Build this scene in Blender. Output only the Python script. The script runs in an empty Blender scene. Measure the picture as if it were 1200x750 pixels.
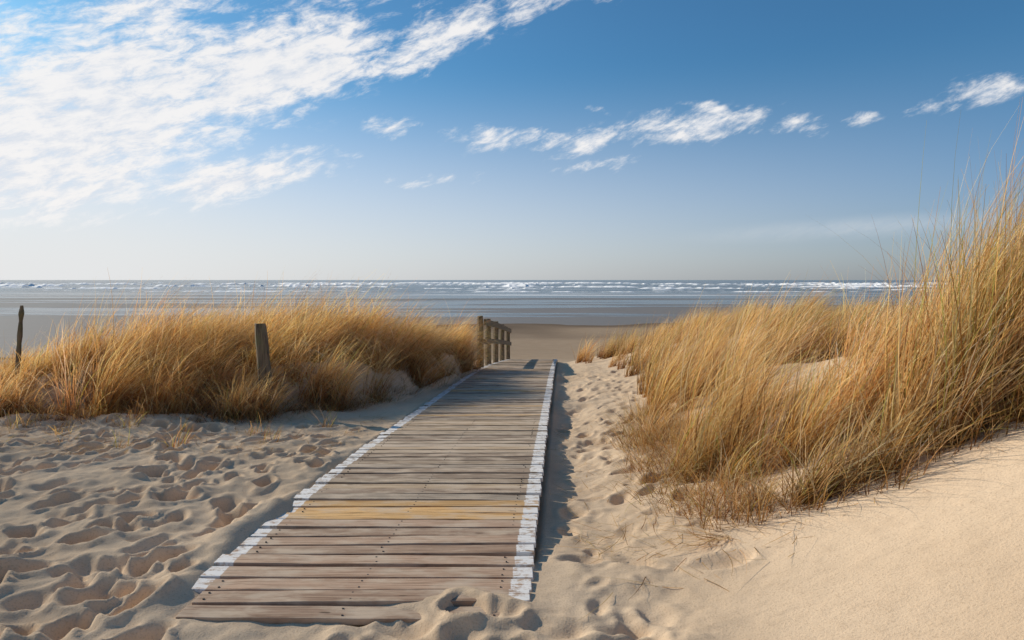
import bpy, math, random
import numpy as np
from mathutils import Vector
rng=np.random.default_rng(7); random.seed(7)
scene=bpy.context.scene
scene.view_settings.view_transform='Standard'; scene.view_settings.look='None'; scene.view_settings.exposure=0

# ---------------------------------------------------------------- helpers
def ss(a,b,x):
    t=np.clip((np.asarray(x,float)-a)/(b-a),0,1); return t*t*(3-2*t)
def h2(ix,iy,seed):
    n=(ix.astype(np.int64)*374761393+iy.astype(np.int64)*668265263+seed*982451653)&0x7fffffff
    n=((n^(n>>13))*1274126177)&0x7fffffff
    n=(n^(n>>16))&0xffff
    return n/65535.0
def vn(x,y,seed=0):
    x=np.asarray(x,float);y=np.asarray(y,float)
    ix=np.floor(x);iy=np.floor(y);fx=x-ix;fy=y-iy
    fx=fx*fx*fx*(fx*(fx*6-15)+10);fy=fy*fy*fy*(fy*(fy*6-15)+10)
    a=h2(ix,iy,seed);b=h2(ix+1,iy,seed);c=h2(ix,iy+1,seed);d=h2(ix+1,iy+1,seed)
    return (a*(1-fx)+b*fx)*(1-fy)+(c*(1-fx)+d*fx)*fy-0.5
def fbm(x,y,o=4,seed=0):
    s=0;a=1
    for i in range(o):
        s=s+a*vn(x*2**i+17.3*i,y*2**i-9.1*i,seed+i);a*=.5
    return s
def mesh_np(name,V,F,mat=None,smooth=False,cols=None,fattr=None):
    me=bpy.data.meshes.new(name)
    V=np.asarray(V,np.float32);F=np.asarray(F,np.int32)
    k=F.shape[1]
    me.vertices.add(len(V));me.vertices.foreach_set('co',V.ravel())
    me.loops.add(F.size);me.loops.foreach_set('vertex_index',F.ravel())
    me.polygons.add(len(F));me.polygons.foreach_set('loop_start',np.arange(0,F.size,k,dtype=np.int32))
    me.polygons.foreach_set('loop_total',np.full(len(F),k,dtype=np.int32))
    me.polygons.foreach_set('use_smooth',np.full(len(F),smooth))
    me.update(calc_edges=True)
    if cols is not None:
        a=me.color_attributes.new('col','FLOAT_COLOR','POINT')
        c=np.ones((len(V),4),np.float32);c[:,:cols.shape[1]]=cols
        a.data.foreach_set('color',c.ravel())
    if fattr:
        for n,v in fattr.items():
            a=me.attributes.new(n,'FLOAT','POINT');a.data.foreach_set('value',np.asarray(v,np.float32))
    me.validate()
    ob=bpy.data.objects.new(name,me);scene.collection.objects.link(ob)
    if mat: me.materials.append(mat)
    return ob
class NT:
    def __init__(s,nt): s.nt=nt;nt.nodes.clear()
    def n(s,t,**k):
        nd=s.nt.nodes.new(t)
        for a,b in k.items():
            if a=='ins':
                for i,v in b.items():
                    if hasattr(v,'is_output'): s.nt.links.new(v,nd.inputs[i])
                    else: nd.inputs[i].default_value=v
            else: setattr(nd,a,b)
        return nd
    def m(s,op,a,b=0.0,c=None,clamp=False):
        ins={0:a,1:b}
        if c is not None: ins[2]=c
        return s.n('ShaderNodeMath',operation=op,use_clamp=clamp,ins=ins).outputs[0]
    def mr(s,v,a,b,c=0.0,d=1.0,sm=True):
        return s.n('ShaderNodeMapRange',interpolation_type='SMOOTHSTEP' if sm else 'LINEAR',ins={0:v,1:a,2:b,3:c,4:d}).outputs[0]
    def mix(s,f,a,b,bt='MIX'):
        nd=s.nt.nodes.new('ShaderNodeMix');nd.data_type='RGBA';nd.blend_type=bt
        for i,v in ((0,f),(6,a),(7,b)):
            if hasattr(v,'is_output'): s.nt.links.new(v,nd.inputs[i])
            else: nd.inputs[i].default_value=v if i==0 else (tuple(v)+(1,))[:4]
        return nd.outputs[2]
    def noise(s,vec,scale,det=3,rough=.5,dist=0.0):
        return s.n('ShaderNodeTexNoise',ins={'Vector':vec,'Scale':scale,'Detail':det,'Roughness':rough,'Distortion':dist}).outputs[0]
    def mp(s,vec,loc=(0,0,0),rot=(0,0,0),sc=(1,1,1),t='POINT'):
        return s.n('ShaderNodeMapping',vector_type=t,ins={0:vec,1:loc,2:rot,3:sc}).outputs[0]
def mat(name):
    m=bpy.data.materials.new(name);m.use_nodes=True;return m,NT(m.node_tree)

# ---------------------------------------------------------------- terrain height
_wy=np.array([-40,2,3.5,5,6.4,9.8,14.9,18.1,22,27,31,40,55,75,100,115,200,300.])
_wz=np.array([0,0,0,.01,0,-.16,-.38,-.6,-.94,-1.42,-2.1,-3.3,-4.4,-4.65,-4.78,-4.95,-6.5,-7.])
_ly=np.arange(-40,300,.1);_lz=np.interp(_ly,_wy,_wz)
_k=np.exp(-.5*(np.arange(-25,26)/9.)**2);_k/=_k.sum()
_lz=np.convolve(np.pad(_lz,25,mode='edge'),_k,mode='valid')
def W(y): return np.interp(y,_ly,_lz)
def cx(y): return -.84+.0727*(np.asarray(y)-3.9)
def frontL(x): return np.interp(x,[-12,-6.7,-3.4,-1.9,-1.3,-.9],[8.6,8.8,8.9,11,14,17.])
def footR(y): return np.interp(y,[0,3,6.5,10,15,23,30],[.2,.35,.85,1.2,1.7,2.1,2.3])
def T(x,y):
    x=np.asarray(x,float);y=np.asarray(y,float)
    e=x-cx(y);z=W(y).copy()
    near=1-ss(26,34,y)
    z+= -.03*near
    under=ss(-1.03,-.88,e)*(1-ss(.9,1.0,e))*ss(3.62,3.95,y+.25*vn(x*2.5,y*2.5,5)+ .35*ss(-.5,.0,e)*-1)
    under=under*(1-.70*(1-ss(-.95,-.62,e+.22*vn(x*3,y*2.2,6)))*(1-ss(4.6,6.6,y)))
    z-= .11*under*near
    z-= (.13+.10*vn(x*0,y*.9,12))*np.exp(-((e-1.2)/.42)**2)*ss(4.0,5.2,y)*near*ss(.85,1.0,e)
    z+= .06*np.exp(-((x+.22)/.42)**2-((y-3.5)/.28)**2)
    z+= .075*np.exp(-((e+.98)/.17)**2)*(1-ss(4.8,6.6,y))*ss(3.2,3.8,y)*(1+1.4*vn(x*3,y*3,8))
    # right dune
    t=np.clip((x-footR(y))/4.0,0,1);s=t*t*(3-2*t)
    Hr=np.interp(y,[-10,0,2,4,6,10,18,24,32,40],[.9,1.05,1.2,1.28,1.12,1.05,1.05,.8,.2,0])
    z+=Hr*s+s*(1-ss(28,36,y))*(.30*vn(x*.7,y*.7,31)+.14*vn(x*1.9,y*1.9,32))*ss(4.0,6.5,y)
    # left mound
    M=.60*ss(0,2.0,y-frontL(x))*(1-ss(14.5,20,y))*(1-ss(-1.4,-.7,x))*(.45+.55*ss(-8.5,-6.0,x))
    z+=M+M*.6*vn(x*.9,y*.9,41)
    z+=.20*near*np.exp(-((y-frontL(x)+.15)/.45)**2)*(vn(x*1.6,y*1.6,43)+.3)*(1-ss(-1.2,-.7,x))
    z+=.05*near*fbm(x*.45,y*.45,2,51)*(1-ss(-1.2,-.9,e)*(1-ss(.95,1.2,e)))
    z+=.10*ss(28,45,y)*(1-ss(90,110,y))*fbm(x*.08,y*.08,3,61)
    z-=.5*ss(45,62,y)*(1-ss(-42,-8,x))
    return z
def grow(a,b,s0,r):
    out=[a];s=s0
    while out[-1]<b: out.append(out[-1]+s);s*=r
    return np.array(out)
xs=np.concatenate([-grow(6.9,25000,.06,1.10)[::-1],np.arange(-6.86,4.6,.02),grow(4.62,25000,.05,1.10)])
ys=np.concatenate([-grow(-1.7,400,.04,1.16)[::-1][:-1],np.arange(1.7,8.6,.02),grow(8.62,30,.025,1.008),])
ys=np.concatenate([ys,grow(ys[-1]+.4,30000,.5,1.06)])
X,Y=np.meshgrid(xs,ys)
Z=T(X,Y)
e=X-cx(Y)
tramp=(1-ss(-1.1,-.95,e))*(1-ss(7.4,9.2,Y))*ss(-9,-7,X)+ss(1.05,1.3,e)*.9*(1-ss(.2,1.0,X-footR(Y)))*(1-ss(20,26,Y))
tramp=np.maximum(tramp,(1-ss(3.35,3.65,Y))*(1-ss(.7,1.15,X)))
Z+=tramp*(.05*fbm(X*2.0,Y*2.0,2,71)+.032*fbm(X*6,Y*6,3,75))
Z+=.004*fbm(X*6,Y*6,3,77)*(1-ss(20,30,Y))
def prints(N,x0,x1,y0,y1,dep,accept):
    k=0
    while k<N:
        px=rng.uniform(x0,x1);py=rng.uniform(y0,y1)
        if not accept(px,py): continue
        k+=1
        i0,i1=np.searchsorted(xs,[px-.4,px+.4]);j0,j1=np.searchsorted(ys,[py-.4,py+.4])
        a=rng.normal(1.2,.8);c,s=math.cos(a),math.sin(a)
        dx=X[j0:j1,i0:i1]-px;dy=Y[j0:j1,i0:i1]-py
        wob=1+.5*vn(dx*9+k,dy*9,k%97)
        u=(dx*c+dy*s)*wob;v=(-dx*s+dy*c)*wob
        sc=rng.uniform(.55,1.08)
        r=np.sqrt((u/(.125*sc))**2+(v/(.075*sc))**2)
        d=dep*rng.uniform(.4,1.3)*sc
        Z[j0:j1,i0:i1]+= -d*np.exp(-r**3.2)*(1+.35*u/.14)+.24*d*np.exp(-((r-1.5)/.36)**2)
prints(620,-7.2,.0,1.9,8.8,.10,lambda x,y:(x-float(cx(y))<-1.12 or (y<3.3)) and rng.random()<1.15-.07*y)
prints(60,-.9,.85,2.5,3.55,.06,lambda x,y:True)
prints(230,.4,2.8,3.8,16,.045,lambda x,y:x-float(cx(y))>1.15 and x<float(footR(y))+.8)
ny,nx=X.shape
idx=np.arange(nx*ny).reshape(ny,nx)
F=np.stack([idx[:-1,:-1],idx[:-1,1:],idx[1:,1:],idx[1:,:-1]],-1).reshape(-1,4)

sand,g=mat('sand')
geo=g.n('ShaderNodeNewGeometry');pos=geo.outputs['Position']
sx=g.n('ShaderNodeSeparateXYZ',ins={0:pos})
n1=g.noise(pos,.8,3);n2=g.noise(pos,90,2,.7);n3=g.noise(pos,9,3,.6)
base=g.mix(g.mr(n1,.35,.65),(.63,.475,.325),(.71,.545,.38))
base=g.mix(g.mr(n3,.45,.75,0,.35),base,(.54,.40,.27))
base=g.mix(g.mr(n2,.50,.70,0,.5),base,(.42,.30,.195))
base=g.mix(g.mr(sx.outputs[2],-2.5,-4.3,0,.65),base,(.33,.225,.145))
base=g.mix(g.mr(sx.outputs[2],-4.62,-4.84,0,1),base,(.17,.125,.09))
rip=g.noise(g.mp(pos,rot=(0,0,.5),sc=(3,14,5)),1.0,2)
bm=g.n('ShaderNodeBump',ins={'Strength':.45,'Distance':.012,'Height':g.m('ADD',g.m('ADD',g.m('MULTIPLY',n3,1.2),g.m('MULTIPLY',n2,.6)),g.m('MULTIPLY',rip,.9))})
bs=g.n('ShaderNodeBsdfDiffuse',ins={'Color':base,'Roughness':.5,'Normal':bm.outputs[0]})
g.n('ShaderNodeOutputMaterial',ins={0:bs.outputs[0]})
mesh_np('ground',np.stack([X,Y,Z],-1).reshape(-1,3),F,sand,True)

# ---------------------------------------------------------------- sea
SZ=-4.8
sy=grow(50,40000,4,1.08);sxx=np.linspace(-30000,30000,40)
A,B=np.meshgrid(sxx,sy);ii=np.arange(A.size).reshape(A.shape)
water,g=mat('sea_water')
pos=g.n('ShaderNodeNewGeometry').outputs['Position'];s3=g.n('ShaderNodeSeparateXYZ',ins={0:pos});yy=s3.outputs[1];xx=s3.outputs[0]
bigw=g.noise(g.mp(pos,sc=(.008,.02,1)),1.0,4,.55)
yw=g.m('ADD',yy,g.m('MULTIPLY',g.m('SUBTRACT',bigw,.5),160))
pool=g.noise(g.mp(pos,rot=(0,0,.04),sc=(.007,.05,1)),1.0,5,.62)
wat=g.mr(g.m('ADD',g.m('MULTIPLY',g.mr(yw,80,360,0,1,False),.22),pool),.56,.62)
wat=g.m('MAXIMUM',wat,g.mr(yw,420,520))
col=g.mix(wat,(.20,.15,.105),(.085,.10,.095))
tint=g.noise(g.mp(pos,sc=(.0012,.006,1)),1.0,4,.6)
col=g.mix(g.mr(tint,.4,.65,0,.7),col,(.16,.145,.115))
fl2=g.noise(g.mp(pos,rot=(0,0,.03),sc=(.004,.07,1)),1.0,5,.6)
foam=g.m('MULTIPLY',g.mr(fl2,.57,.66,0,.85),g.m('MULTIPLY',g.mr(yy,220,300),g.mr(yy,2500,900)))
col=g.mix(foam,col,(.85,.87,.88))
wv=g.noise(g.mp(pos,sc=(.25,.8,1)),1.0,4,.65)
bmp=g.n('ShaderNodeBump',ins={'Strength':g.mr(yy,250,480,.2,.95),'Distance':.5,'Height':wv})
rg=g.m('ADD',g.m('MULTIPLY',foam,.4),g.m('MULTIPLY_ADD',wat,-.22,.44))
bs=g.n('ShaderNodeBsdfPrincipled',ins={'Base Color':col,'Roughness':rg,'Normal':bmp.outputs[0],'IOR':1.33})
g.n('ShaderNodeOutputMaterial',ins={0:bs.outputs[0]})
mesh_np('sea',np.stack([A,B,np.full_like(A,SZ)],-1).reshape(-1,3),np.stack([ii[:-1,:-1],ii[:-1,1:],ii[1:,1:],ii[1:,:-1]],-1).reshape(-1,4),water)
fm,g=mat('sea_foam')
pos=g.n('ShaderNodeNewGeometry').outputs['Position']
fnz=g.noise(g.mp(pos,sc=(.12,.1,2)),1.0,4,.6)
bs=g.n('ShaderNodeBsdfDiffuse',ins={'Color':g.mix(g.mr(fnz,.34,.52),(.42,.45,.46),(.96,.96,.96))})
g.n('ShaderNodeOutputMaterial',ins={0:bs.outputs[0]})
V=[];Fb=[];nb=0
for r,(yb,hb,cov) in enumerate([(370,.5,-.06),(430,.65,-.04),(500,1.2,-.13),(590,1.4,-.08),(700,2.1,-.16),(840,2.3,-.10),(1000,2.3,-.12),(1250,2.3,-.02),(1600,2.4,.04)]):
    st=yb/260.
    xv=np.arange(-1.1*yb,1.1*yb,st)
    hh=vn(xv*.012*700/yb,xv*0+r*7.3,300+r)+.55*vn(xv*.06*700/yb,xv*0+r*3.1,320+r)+.35*vn(xv*.3,xv*0,340+r)
    hh=np.clip((hh-cov-.10)*2.4,0,1)*hb*(.75+.5*(vn(xv*.8,xv*0,350+r)+.5))
    yc=yb+.05*yb*vn(xv*.006,xv*0+r,370+r)+.01*yb*vn(xv*.05,xv*0+r,380+r)
    for i in range(len(xv)-1):
        if hh[i]<=0.02 and hh[i+1]<=0.02: continue
        for q in (i,i+1):
            V+=[(xv[q],yc[q]-3.5*hh[q]-.5,SZ-.05),(xv[q],yc[q]-.8*hh[q],SZ+hh[q]),(xv[q],yc[q]+3,SZ-.05)]
        Fb+=[(nb,nb+3,nb+4,nb+1),(nb+1,nb+4,nb+5,nb+2)];nb+=6
mesh_np('breaking_waves',V,Fb,fm,True)

# ---------------------------------------------------------------- box builder
class Boxes:
    def __init__(s): s.V=[];s.F=[];s.C=[];s.E=[];s.n=0
    def add(s,P8,col=(1,1,1),edge=None):
        b=s.n
        s.V+= [tuple(p) for p in P8]
        s.F+= [(b+3,b+2,b+1,b),(b+4,b+5,b+6,b+7)]+[(b+i,b+(i+1)%4,b+4+(i+1)%4,b+4+i) for i in range(4)]
        s.C+= [col]*8; s.E+= edge if edge else [1]*8; s.n+=8
def bevel(ob,w,seg=2):
    m=ob.modifiers.new('bevel','BEVEL');m.width=w;m.segments=seg;m.limit_method='ANGLE';m.angle_limit=.6

# walkway --------------------------------------------------------
root=bpy.data.objects.new('boardwalk',None);scene.collection.objects.link(root)
wood,g=mat('weathered_planks')
pos=g.n('ShaderNodeNewGeometry').outputs['Position']
vc=g.n('ShaderNodeVertexColor',layer_name='col').outputs[0]
ed=g.n('ShaderNodeAttribute',attribute_name='edge').outputs['Fac']
sd=g.n('ShaderNodeAttribute',attribute_name='seed').outputs['Fac']
pv=g.n('ShaderNodeCombineXYZ',ins={2:g.m('MULTIPLY',sd,37.0)}).outputs[0]
pp=g.n('ShaderNodeVectorMath',operation='ADD',ins={0:pos,1:pv}).outputs[0]
gr=g.noise(g.mp(pp,sc=(2.2,60,8)),1.0,5,.65,.4)
gr2=g.noise(g.mp(pp,sc=(5,160,8)),1.0,3,.6)
bl=g.noise(g.mp(pp,sc=(3,7,3)),1.0,4,.6)
col=g.mix(g.mr(gr,.42,.66,0,.7),vc,g.mix(1.0,vc,(.42,.34,.28),'MULTIPLY'))
col=g.mix(g.mr(gr2,.55,.7,0,.6),col,g.mix(1.0,vc,(.33,.27,.22),'MULTIPLY'))
col=g.mix(g.mr(bl,.42,.66,0,.7),col,(.55,.44,.33))   # blown sand dust
knot=g.n('ShaderNodeTexVoronoi',ins={'Vector':g.mp(pp,sc=(2.3,9,2)),'Scale':1.0}).outputs[0]
col=g.mix(g.mr(knot,.10,.05,0,.8),col,(.06,.035,.02))
wear=g.noise(g.mp(pp,sc=(14,20,8)),1.0,5,.7)
edn=g.m('ADD',ed,g.m('MULTIPLY',g.m('SUBTRACT',wear,.5),.025))
paint=g.m('MULTIPLY',g.mr(edn,.114,.106),g.mr(g.m('ADD',wear,g.m('MULTIPLY',gr,.5)),.90,.72))
col=g.mix(paint,col,(.72,.70,.68))
bmp=g.n('ShaderNodeBump',ins={'Strength':.8,'Distance':.005,'Height':g.m('ADD',gr,g.m('MULTIPLY',gr2,.6))})
bs=g.n('ShaderNodeBsdfPrincipled',ins={'Base Color':col,'Roughness':.82,'Normal':bmp.outputs[0],'Specular IOR Level':.25})
g.n('ShaderNodeOutputMaterial',ins={0:bs.outputs[0]})
B=Boxes();seeds=[]
y=3.44;k=0
pal=[(.46,.36,.26),(.39,.30,.215),(.53,.43,.33),(.32,.24,.175),(.44,.36,.28),(.53,.40,.27)]
S=Boxes()
while y<33:
    wd=random.uniform(.125,.142) if y<12 else .136
    c=Vector(random.choice(pal))*random.uniform(.80,1.14)
    if y<4.7: c=Vector((.44,.30,.21))*random.uniform(.78,1.12)
    if 4.7<y<5.15: c=Vector((.68,.42,.18))*random.uniform(.85,1.1)
    if 5.15<y and random.random()<.06: c=Vector((.60,.39,.19))
    jl=random.gauss(0,.008);jr=random.gauss(0,.005)
    if y<3.6: jl+=.12
    c0=float(cx(y+wd/2));xl=c0-.95+jl;xr=c0+.95+jr
    za=float(W(y));zb=float(W(y+wd));j=random.gauss(0,.003);tl=random.gauss(0,.004);sk=random.gauss(0,.004)
    N=10;th=.035
    bx=np.linspace(xl,xr,N+1)
    warp=[random.gauss(0,.0016) for _ in bx]
    b=B.n
    for i,xv in enumerate(bx):
        t=i/N;zz=j+tl*(2*t-1)+warp[i]
        yo=sk*(2*t-1)+random.gauss(0,.0015)
        dist=min(xv-(c0-.95),(c0+.95)-xv)
        for (yv,zv) in ((y,za-th),(y,za),(y+wd,zb),(y+wd,zb-th)):
            B.V.append((xv,yv+yo,zv+zz));B.C.append(tuple(c));B.E.append(dist);seeds.append(k%50*1.37)
            B.n+=1
    for i in range(N):
        a=b+4*i
        for q in range(4):
            B.F.append((a+q,a+4+q,a+4+(q+1)%4,a+(q+1)%4))
    B.F.append((b,b+1,b+2,b+3));B.F.append((b+4*N+3,b+4*N+2,b+4*N+1,b+4*N))
    if y<9:
        for xo in (-.78,0,.78):
            for yo in (.03,wd-.03):
                ccx=c0+xo+random.gauss(0,.006);zt=(za if yo<.05 else zb)+j+.0015
                r=.0045
                S.add([(ccx+sx_*r,y+yo+sy_*r,zt-.006) for sx_,sy_ in ((-1,-1),(1,-1),(1,1),(-1,1))]+[(ccx+sx_*r,y+yo+sy_*r,zt) for sx_,sy_ in ((-1,-1),(1,-1),(1,1),(-1,1))])
    y+=wd+random.uniform(.014,.028);k+=1
pl=mesh_np('planks',B.V,B.F,wood,False,np.array(B.C),{'edge':B.E,'seed':seeds});pl.parent=root
bevel(pl,.004)
dark,g=mat('dark_steel')
g.n('ShaderNodeOutputMaterial',ins={0:g.n('ShaderNodeBsdfPrincipled',ins={'Base Color':(.05,.045,.04,1),'Roughness':.5,'Metallic':.6}).outputs[0]})
sc_=mesh_np('screws',S.V,S.F,dark);sc_.parent=root
old,g=mat('old_timber')
tc=g.n('ShaderNodeTexCoord').outputs['Object']
gr=g.noise(g.mp(tc,sc=(30,30,2.5)),1.0,5,.65,.5);bl=g.noise(tc,4,4,.6)
c_=g.mix(g.mr(gr,.35,.68),(.21,.155,.095),(.06,.042,.028))
c_=g.mix(g.mr(bl,.45,.68,0,.6),c_,(.13,.13,.055))
bs=g.n('ShaderNodeBsdfPrincipled',ins={'Base Color':c_,'Roughness':.9,'Normal':g.n('ShaderNodeBump',ins={'Strength':.8,'Distance':.01,'Height':gr}).outputs[0]})
g.n('ShaderNodeOutputMaterial',ins={0:bs.outputs[0]})
J=Boxes()
for off in (-.86,0,.86):
    yv=3.6
    while yv<32:
        y2=yv+1.0
        P=[]
        for zz in (-.14,-.037):
            for (xx_,yy_) in ((off-.04,yv),(off+.04,yv),(off+.04,y2),(off-.04,y2)):
                P.append((float(cx(yy_))+xx_,yy_,float(W(yy_))+zz))
        J.add(P);yv=y2
jo=mesh_np('joists',J.V,J.F,old);jo.parent=root

# hand rail ------------------------------------------------------
rail=bpy.data.objects.new('wooden_handrail',None);scene.collection.objects.link(rail)
def post(name,x,y,z0,z1,w,par,lean=(0,0),seg=7,rnd=False):
    V=[];F=[];n=10 if rnd else 8
    for i in range(seg+1):
        t=i/seg;z=z0+(z1-z0)*t
        r=w*(1+.04*random.uniform(-1,1))
        if rnd and w<.06: r=w*(1+.3*random.uniform(-1,1))
        if i==seg: r*=.82
        for q in range(n):
            a=2*math.pi*(q+.5)/n
            rr=r*(1.0+(.04*random.uniform(-1,1) if rnd else 0))
            if not rnd:
                ca,sa=math.cos(a),math.sin(a);m=max(abs(ca),abs(sa));rr=r*min(1/m,1.22)
            V.append((x+lean[0]*t+rr*math.cos(a),y+lean[1]*t+rr*math.sin(a),z+(random.uniform(-.01,.01) if i==seg else 0)))
    for i in range(seg):
        for q in range(n): F.append((i*n+q,i*n+(q+1)%n,(i+1)*n+(q+1)%n,(i+1)*n+q))
    me=bpy.data.meshes.new(name);me.from_pydata(V,[],F+[tuple(range(seg*n,seg*n+n))]);me.materials.append(old)
    ob=bpy.data.objects.new(name,me);scene.collection.objects.link(ob)
    if par: ob.parent=par
    return ob
pys=[17.7,19.6,21.8,24.2,26.8];tops=[]
for i,py in enumerate(pys):
    px=float(cx(py))-.98;zb=float(W(py));H=1.34-.02*i
    tops.append((px,py,zb+H-.1))
    post('post_%d'%(i+1),px,py,zb-.5,zb+H,.085,rail,(random.uniform(-.02,.02),0))
Rb=Boxes()
for h0,h1 in ((-.13,.03),(-.62,-.48)):
    for a,b in zip(tops[:-1],tops[1:]):
        P=[]
        for hz in (h0,h1):
            for (p,ox) in ((a,.088),(a,.135),(b,.135),(b,.088)): P.append((p[0]+ox,p[1]-(.08 if p is a and a is tops[0] else 0),p[2]+hz))
        Rb.add(P)
rb=mesh_np('rails',Rb.V,Rb.F,old);rb.parent=rail

post('wooden_post',-3.33,9.35,-.2,1.10,.088,None,(-.12,0),8,True)
post('fence_post',-7.27,10.0,.0,1.32,.03,None,(.09,0),12,True)

# ---------------------------------------------------------------- grass
gm,g=mat('marram_grass')
vc=g.n('ShaderNodeVertexColor',layer_name='col').outputs[0]
d1=g.n('ShaderNodeBsdfDiffuse',ins={'Color':vc})
d2=g.n('ShaderNodeBsdfTranslucent',ins={'Color':g.mix(1.0,vc,(1.18,1.02,.82),'MULTIPLY')})
mx=g.n('ShaderNodeMixShader',ins={0:.44,1:d1.outputs[0],2:d2.outputs[0]})
g.n('ShaderNodeOutputMaterial',ins={0:mx.outputs[0]})
class Grass:
    def __init__(s): s.V=[];s.F=[];s.C=[];s.n=0
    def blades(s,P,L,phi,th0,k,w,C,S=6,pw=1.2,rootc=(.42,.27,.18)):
        N=len(P);t=np.linspace(0,1,S+1)
        th=th0[:,None]+k[:,None]*t[None,:]**pw
        thm=.5*(th[:,1:]+th[:,:-1])
        ph=phi[:,None]+rng.normal(0,.35,N)[:,None]*t[None,1:]
        st=(L/S)[:,None]
        dx=np.sin(thm)*np.cos(ph)*st;dy=np.sin(thm)*np.sin(ph)*st;dz=np.cos(thm)*st
        z0=np.zeros((N,1))
        Q=np.stack([np.hstack([z0,np.cumsum(dx,1)]),np.hstack([z0,np.cumsum(dy,1)]),np.hstack([z0,np.cumsum(dz,1)])],-1)+P[:,None,:]
        wa=phi+math.pi/2+rng.normal(0,.8,N)
        wd=np.stack([np.cos(wa),np.sin(wa),np.zeros(N)],-1)
        hw=.5*w[:,None]*np.clip(1-t,.06,1)[None,:]**.6
        A=Q-wd[:,None,:]*hw[:,:,None];Bq=Q+wd[:,None,:]*hw[:,:,None]
        V=np.stack([A,Bq],2).reshape(N,-1,3)
        o=2*np.arange(S)
        f=np.stack([o,o+1,o+3,o+2],-1)
        Fq=(f[None]+(np.arange(N)*2*(S+1))[:,None,None]+s.n).reshape(-1,4)
        cc=C[:,None,:]*np.ones((1,2*(S+1),1))
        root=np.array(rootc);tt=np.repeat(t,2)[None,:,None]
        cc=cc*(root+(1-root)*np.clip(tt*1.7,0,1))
        s.V.append(V.reshape(-1,3));s.F.append(Fq);s.C.append(cc.reshape(-1,3));s.n+=N*2*(S+1)
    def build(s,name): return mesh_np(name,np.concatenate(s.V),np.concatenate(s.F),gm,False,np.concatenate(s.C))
gold=np.array([[.93,.64,.29],[.96,.77,.43],[.84,.52,.21],[.58,.32,.13],[.96,.85,.60],[.30,.155,.07]])
gp=np.array([.26,.23,.19,.12,.13,.07])
green=np.array([.38,.38,.11])
def tuft(G,x,y,n,r,L,th,k,wind=1.0,w=.0055,gf=.05,phi_w=-.15,tint=1.0,spread=.75,S=6,out=.04):
    a=rng.uniform(0,2*np.pi,n);rr=r*np.sqrt(rng.uniform(0,1,n))
    bx=x+rr*np.cos(a);by=y+rr*np.sin(a)
    P=np.stack([bx,by,T(bx,by)-.02],-1)
    phi_w=phi_w+rng.normal(0,.35);th=th+rng.normal(0,.12);k=k*rng.uniform(.65,1.35)
    a2=rng.uniform(0,2*np.pi,n);m=rng.uniform(0,spread,n)
    vx=wind*math.cos(phi_w)+m*np.cos(a2)+.4*np.cos(a)*rr/r;vy=wind*math.sin(phi_w)+m*np.sin(a2)+.4*np.sin(a)*rr/r
    phi=np.arctan2(vy,vx)
    Ls=L*np.where(rng.random(n)<out,rng.uniform(1.05,1.2,n),rng.uniform(.4,1.05,n))
    C=gold[rng.choice(6,n,p=gp)]*rng.uniform(.7,1.1,(n,1))*tint*np.array([1,rng.uniform(.93,1.04),rng.uniform(.8,1.08)])
    gsel=rng.random(n)<gf;C[gsel]=green*rng.uniform(.7,1.4,(gsel.sum(),1))
    th0=np.clip(rng.normal(th,.2,n),-.15,1.3);kk=np.clip(rng.normal(k,.35,n),.3,2.4)
    G.blades(P,Ls,phi,th0,kk,w*rng.uniform(.45,1.45,n),np.clip(C,0,.96),S)
# left dune
GL=Grass();cnt=0;tries=0
while cnt<820 and tries<20000:
    tries+=1
    x=rng.uniform(-8.3,-.95);y=rng.uniform(8.6,17.2)
    d=y-float(frontL(x))
    if d<0.05: continue
    if abs(x+3.36)<.17 and 9.1<y<9.6: continue
    if rng.random()>.55+.45*float(ss(0,.5,d)): continue
    cl=float(vn(x*1.3,y*1.3,91))
    if cl<-.22 and d<2: continue
    edgeL=float(ss(-8.2,-5.6,x))
    L=(1.18+.8*float(vn(x*.75,y*.75,95)))*(.50+.50*edgeL)*(1-.12*float(ss(13,17,y)))*rng.uniform(.75,1.12)
    L=min(L,1.42)
    if abs(x+3.5)<.6 and y<9.5: L=min(L,.78)
    tn=1.0+.5*float(vn(x*1.1,y*1.1,97))
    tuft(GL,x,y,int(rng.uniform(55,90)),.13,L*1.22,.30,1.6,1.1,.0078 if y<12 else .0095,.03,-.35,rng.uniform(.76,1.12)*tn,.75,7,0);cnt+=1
for i in range(14):   # tufts around the foot of the post
    tuft(GL,-3.55+rng.uniform(-.28,.32),9.05+rng.uniform(-.1,.12),60,.12,.78,.30,.9,.6,.007,.03,-.2,rng.uniform(.8,1.0),.8,6,0)
for i in range(260):
    x=rng.uniform(-7.9,-1.0);y=float(frontL(x))+rng.uniform(-.3,.7)
    tuft(GL,x,y,30,.2,rng.uniform(.25,.55),.8,.9,.8,.006,.02,-.7,rng.uniform(.35,.75),1.0)
GL.build('marram_grass')
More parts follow.
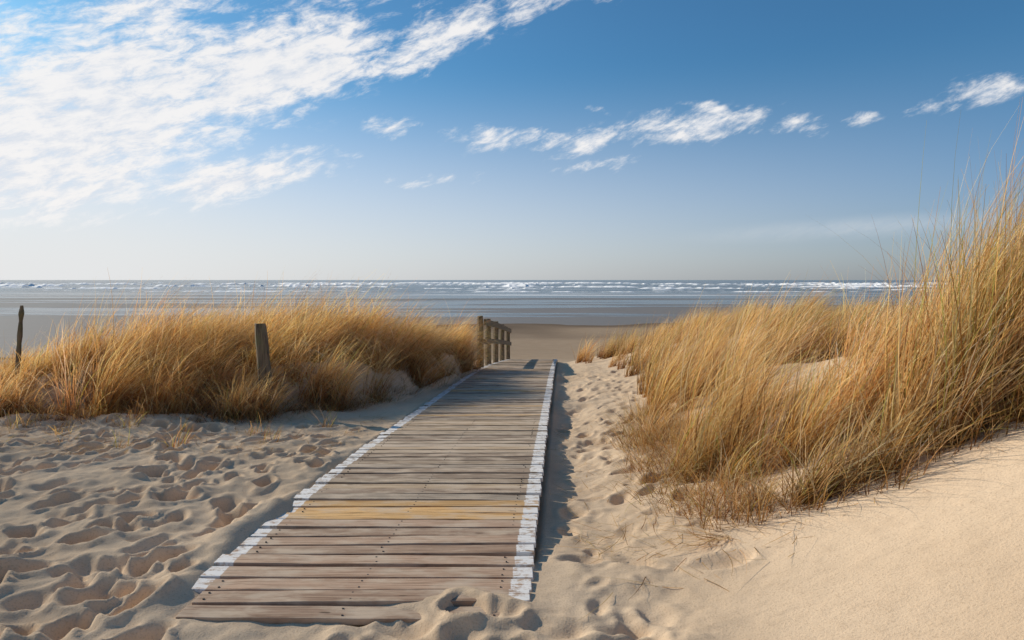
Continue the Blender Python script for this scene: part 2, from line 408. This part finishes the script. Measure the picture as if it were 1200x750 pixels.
# right dune
GR=Grass()
def edgeR(y): return float(np.interp(y,[4,4.5,5.5,6.5,9,12,15.7,20,24],[1.35,1.2,1.32,1.28,1.7,2.2,2.6,2.45,2.0]))
def frontR(x): return float(np.interp(x,[1.2,1.6,2.2,2.6,3.2,5,8],[4.6,4.35,4.2,4.25,4.12,4.1,4.3]))
def rtuft(x,y,cl):
    r_=x/y
    nearR=float(ss(2.35,3.0,x)*(1-ss(5,6.3,y)))
    low=float((1-ss(2.0,2.6,x))*(1-ss(4.9,5.6,y)))
    tall=math.exp(-((x-1.75)/.45)**2-((y-6.6)/.9)**2)
    gapm=float(ss(.40,.46,r_)*(1-ss(.60,.66,r_))*ss(5,6,y))
    L=1.14+.6*float(vn(x*.9,y*.9,195))+.50*nearR-.43*low+.28*tall-.34*gapm
    L*=(1-.25*float(ss(9,16,y)))*rng.uniform(.78,1.15)
    if cl>.2: L*=1.1
    tn=1.0+.55*float(vn(x*1.4,y*1.4,197))
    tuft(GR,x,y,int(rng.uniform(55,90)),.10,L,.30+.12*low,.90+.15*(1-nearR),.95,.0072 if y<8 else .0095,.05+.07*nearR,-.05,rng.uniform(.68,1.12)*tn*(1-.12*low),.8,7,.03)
cnt=0;tries=0
while cnt<980 and tries<40000:
    tries+=1
    u=rng.random();y=4+20*u**1.3;x=rng.uniform(1.1,1.2+ .72*y+1.5)
    if y<frontR(x) or x<edgeR(y)+.3*float(vn(y*2,x*0,9)): continue
    if x>y*.80+.8: continue
    if math.hypot((x-3.25)/.65,(y-7.6)/1.3)<1: continue
    cl=float(vn(x*1.5,y*1.5,191))
    if cl<-.19: continue
    rtuft(x,y,cl);cnt+=1
for i in range(110):
    x=rng.uniform(2.55,4.6);y=frontR(x)+rng.uniform(.0,1.1)
    rtuft(x,y,0)
for i in range(170):
    y=rng.uniform(4.3,9);x=edgeR(y)+rng.uniform(-.2,.5)
    if y<frontR(x): continue
    tuft(GR,x,y,24,.15,rng.uniform(.3,.6),.6,.8,.3,.005,.05,-2.0,rng.uniform(.45,.9),1.0)
for i in range(130):
    x=rng.uniform(1.3,4.4);y=frontR(x)+rng.uniform(-.15,.35)
    tuft(GR,x,y,22,.13,rng.uniform(.25,.7),.45,.6,.3,.0055,.05,-1.2,rng.uniform(.38,.8),1.0)
GR.build('marram_grass.001')
print('tufts right',cnt)

# straw litter on sand
LI=Grass()
def litter(n,x0,x1,y0,y1,L,acc=lambda x,y:True):
    xs_=[];k=0
    while k<n:
        x=rng.uniform(x0,x1);y=rng.uniform(y0,y1)
        if not acc(x,y): continue
        xs_.append((x,y));k+=1
    a=np.array(xs_);P=np.stack([a[:,0],a[:,1],T(a[:,0],a[:,1])+.014],-1)
    C=gold[rng.choice(6,n,p=gp)]*rng.uniform(.25,.75,(n,1))
    LI.blades(P,L*rng.uniform(.2,1,n),rng.uniform(0,2*np.pi,n),np.full(n,1.5),rng.normal(0.06,.05,n),np.full(n,.0058),C,4,rootc=(1,1,1))
litter(560,.45,2.0,4.3,9,.32,lambda x,y:x>float(cx(y))+1.0)
litter(110,.5,1.7,3.7,4.9,.5)
litter(220,1.3,3.6,3.8,4.7,.3,lambda x,y:abs(y-frontR(x))<.4)
litter(1700,-7.5,-1.6,6.8,9.3,.30,lambda x,y:y<float(frontL(x))+.2 and x<float(cx(y))-1.2)
for (x,y,n,L) in [(-4.15,7.2,20,.28),(-3.55,7.25,28,.36),(-2.65,7.5,22,.30),(-3.0,8.0,26,.28),(-5.2,7.9,34,.28),(-6.0,8.3,36,.32),(-4.6,8.2,36,.30),(-5.6,7.4,16,.25),(-2.3,8.5,26,.34),(-6.4,7.8,26,.28),(-4.9,7.5,18,.22),(-3.9,8.1,24,.26)]:
    tuft(LI,x,y,n,.10,L,.5,.5,.2,.0068,.2,0,.72,1.0)
for i in range(56):
    tuft(LI,1.32+rng.normal(0,.05),4.22+rng.normal(0,.045),1,.04,.5,1.46,.0,1.0,.006,0,-2.75,.8,.2)
LI.build('straw_litter')

# ---------------------------------------------------------------- world
SUN_EL=27.0;SUN_AZ=-62.0   # degrees clockwise from +Y
w=bpy.data.worlds.new('World');scene.world=w;w.use_nodes=True
g=NT(w.node_tree)
sky=g.n('ShaderNodeTexSky',sky_type='NISHITA',sun_disc=False,sun_elevation=math.radians(SUN_EL),sun_rotation=math.radians(SUN_AZ%360),altitude=0,air_density=1.0,dust_density=1.0,ozone_density=2.5)
dr=g.n('ShaderNodeTexCoord').outputs['Generated']
sp=g.n('ShaderNodeSeparateXYZ',ins={0:dr})
az=g.m('ARCTAN2',sp.outputs[0],sp.outputs[1]);el=g.m('ARCSINE',sp.outputs[2])
ae=g.n('ShaderNodeCombineXYZ',ins={0:az,1:el}).outputs[0]
wn=g.n('ShaderNodeTexNoise',ins={'Vector':g.mp(ae,sc=(9,16,1)),'Scale':1.0,'Detail':4,'Roughness':.6}).outputs['Color']
wv_=g.n('ShaderNodeVectorMath',operation='MULTIPLY',ins={0:g.n('ShaderNodeVectorMath',operation='SUBTRACT',ins={0:wn,1:(.5,.5,.5)}).outputs[0],1:(.10,.035,0)}).outputs[0]
aw=g.n('ShaderNodeVectorMath',operation='ADD',ins={0:ae,1:wv_}).outputs[0]
cl=[ # azimuth deg, elevation deg, semi axes deg, tilt deg, weight
 (-31,12.0,19,6.6,22,1.2),(-20,15.6,17,4.4,24,1.12),(-7.5,19.0,12,2.3,24,.88),(2,22.0,8,1.6,20,.74),
 (-36,7.5,13,4.6,5,1.1),(-22,8.0,10,2.2,14,.84),(-27,20.5,11,3.0,30,.86),(-9.6,12.6,2.6,1.2,0,.66),
 (3.5,11.6,9.0,1.0,4,.62),(-2,12.0,4.0,1.2,-6,.68),(6.5,11.4,4.4,1.5,16,.74),(14.6,12.3,7.5,1.9,4,.82),(16,13.6,3.0,.8,-12,.7),(8.0,9.8,6.5,.9,9,.70),
 (23.0,11.7,3.2,1.2,-4,.66),(26.6,11.9,2.0,.9,0,.64),(34.3,12.8,3.2,1.2,5,.68),(31.2,11.9,1.8,.8,0,.60),(7.1,13.8,1.6,.6,0,.56),
 (-6,8.3,7,.8,3,.46),(-37,15,7,3.4,40,.6),(5,22.6,6,.8,0,.6),(9,22.5,3,.8,10,.55)]
tot=None
for (a,e_,ra,rb_,ti,wt) in cl:
    v=g.mp(aw,(math.radians(a),math.radians(e_),0),(0,0,math.radians(ti)),(math.radians(ra),math.radians(rb_),1),'TEXTURE')
    ln=g.n('ShaderNodeVectorMath',operation='LENGTH',ins={0:v}).outputs['Value']
    f=g.mr(ln,0.0,1.4,wt,0)
    tot=f if tot is None else g.m('MAXIMUM',tot,f)
rv=g.mp(ae,(0,0,0),(0,0,math.radians(-20)),(1,1,1))
nA=g.noise(g.mp(rv,sc=(5,14,1)),1.0,7,.6,.3)
nB=g.noise(g.mp(rv,loc=(3,1,0),sc=(22,60,1)),1.0,8,.68,.25)
dens=g.m('ADD',tot,g.m('ADD',g.m('MULTIPLY',g.m('SUBTRACT',nA,.5),1.5),g.m('MULTIPLY',g.m('SUBTRACT',nB,.5),1.9)))
al=g.mr(dens,.24,1.02)
al=g.m('MULTIPLY',al,g.mr(tot,.0,.35))
al=g.m('MULTIPLY',al,.95)
veil=g.n('ShaderNodeVectorMath',operation='LENGTH',ins={0:g.mp(ae,(math.radians(27),math.radians(3.9),0),(0,0,math.radians(2)),(math.radians(13),math.radians(1.0),1),'TEXTURE')}).outputs['Value']
al=g.m('MAXIMUM',al,g.m('MULTIPLY',g.mr(veil,0,1.2,.22,0),g.mr(nA,.3,.6)))
shade=g.mix(g.mr(nB,.35,.6),(7.2,7.6,8.3),(9.3,9.1,9.0))
skc=sky.outputs[0]
hz=g.m('MULTIPLY',g.mr(el,math.radians(18),math.radians(0),0,.95),g.mr(az,math.radians(38),math.radians(-32),.14,1.0,False))
tl=g.mix(g.mr(el,math.radians(0),math.radians(17),0,1),(.62,.79,1.12),(.44,.86,1.07))
skt=g.mix(1.0,skc,tl,'MULTIPLY')
skh=g.mix(hz,skt,(7.9,8.0,8.1))
out=g.mix(al,skh,shade)
bg=g.n('ShaderNodeBackground',ins={0:out,1:.1})
g.n('ShaderNodeOutputWorld',ins={0:bg.outputs[0]})

sl=bpy.data.lights.new('sun','SUN');sl.energy=5.0;sl.angle=math.radians(.53);sl.color=(1,.89,.73)
so=bpy.data.objects.new('sun',sl);scene.collection.objects.link(so)
a=math.radians(SUN_AZ);e1=math.radians(SUN_EL)
sdv=Vector((math.sin(a)*math.cos(e1),math.cos(a)*math.cos(e1),math.sin(e1)))
so.rotation_euler=sdv.to_track_quat('Z','Y').to_euler()

cam=bpy.data.cameras.new('camera');co=bpy.data.objects.new('camera',cam);scene.collection.objects.link(co)
co.location=(0,0,1.7);co.rotation_euler=(math.radians(90),0,0)
cam.lens=24;cam.sensor_width=36;cam.shift_y=-47/1200;cam.clip_start=.05;cam.clip_end=60000
scene.camera=co
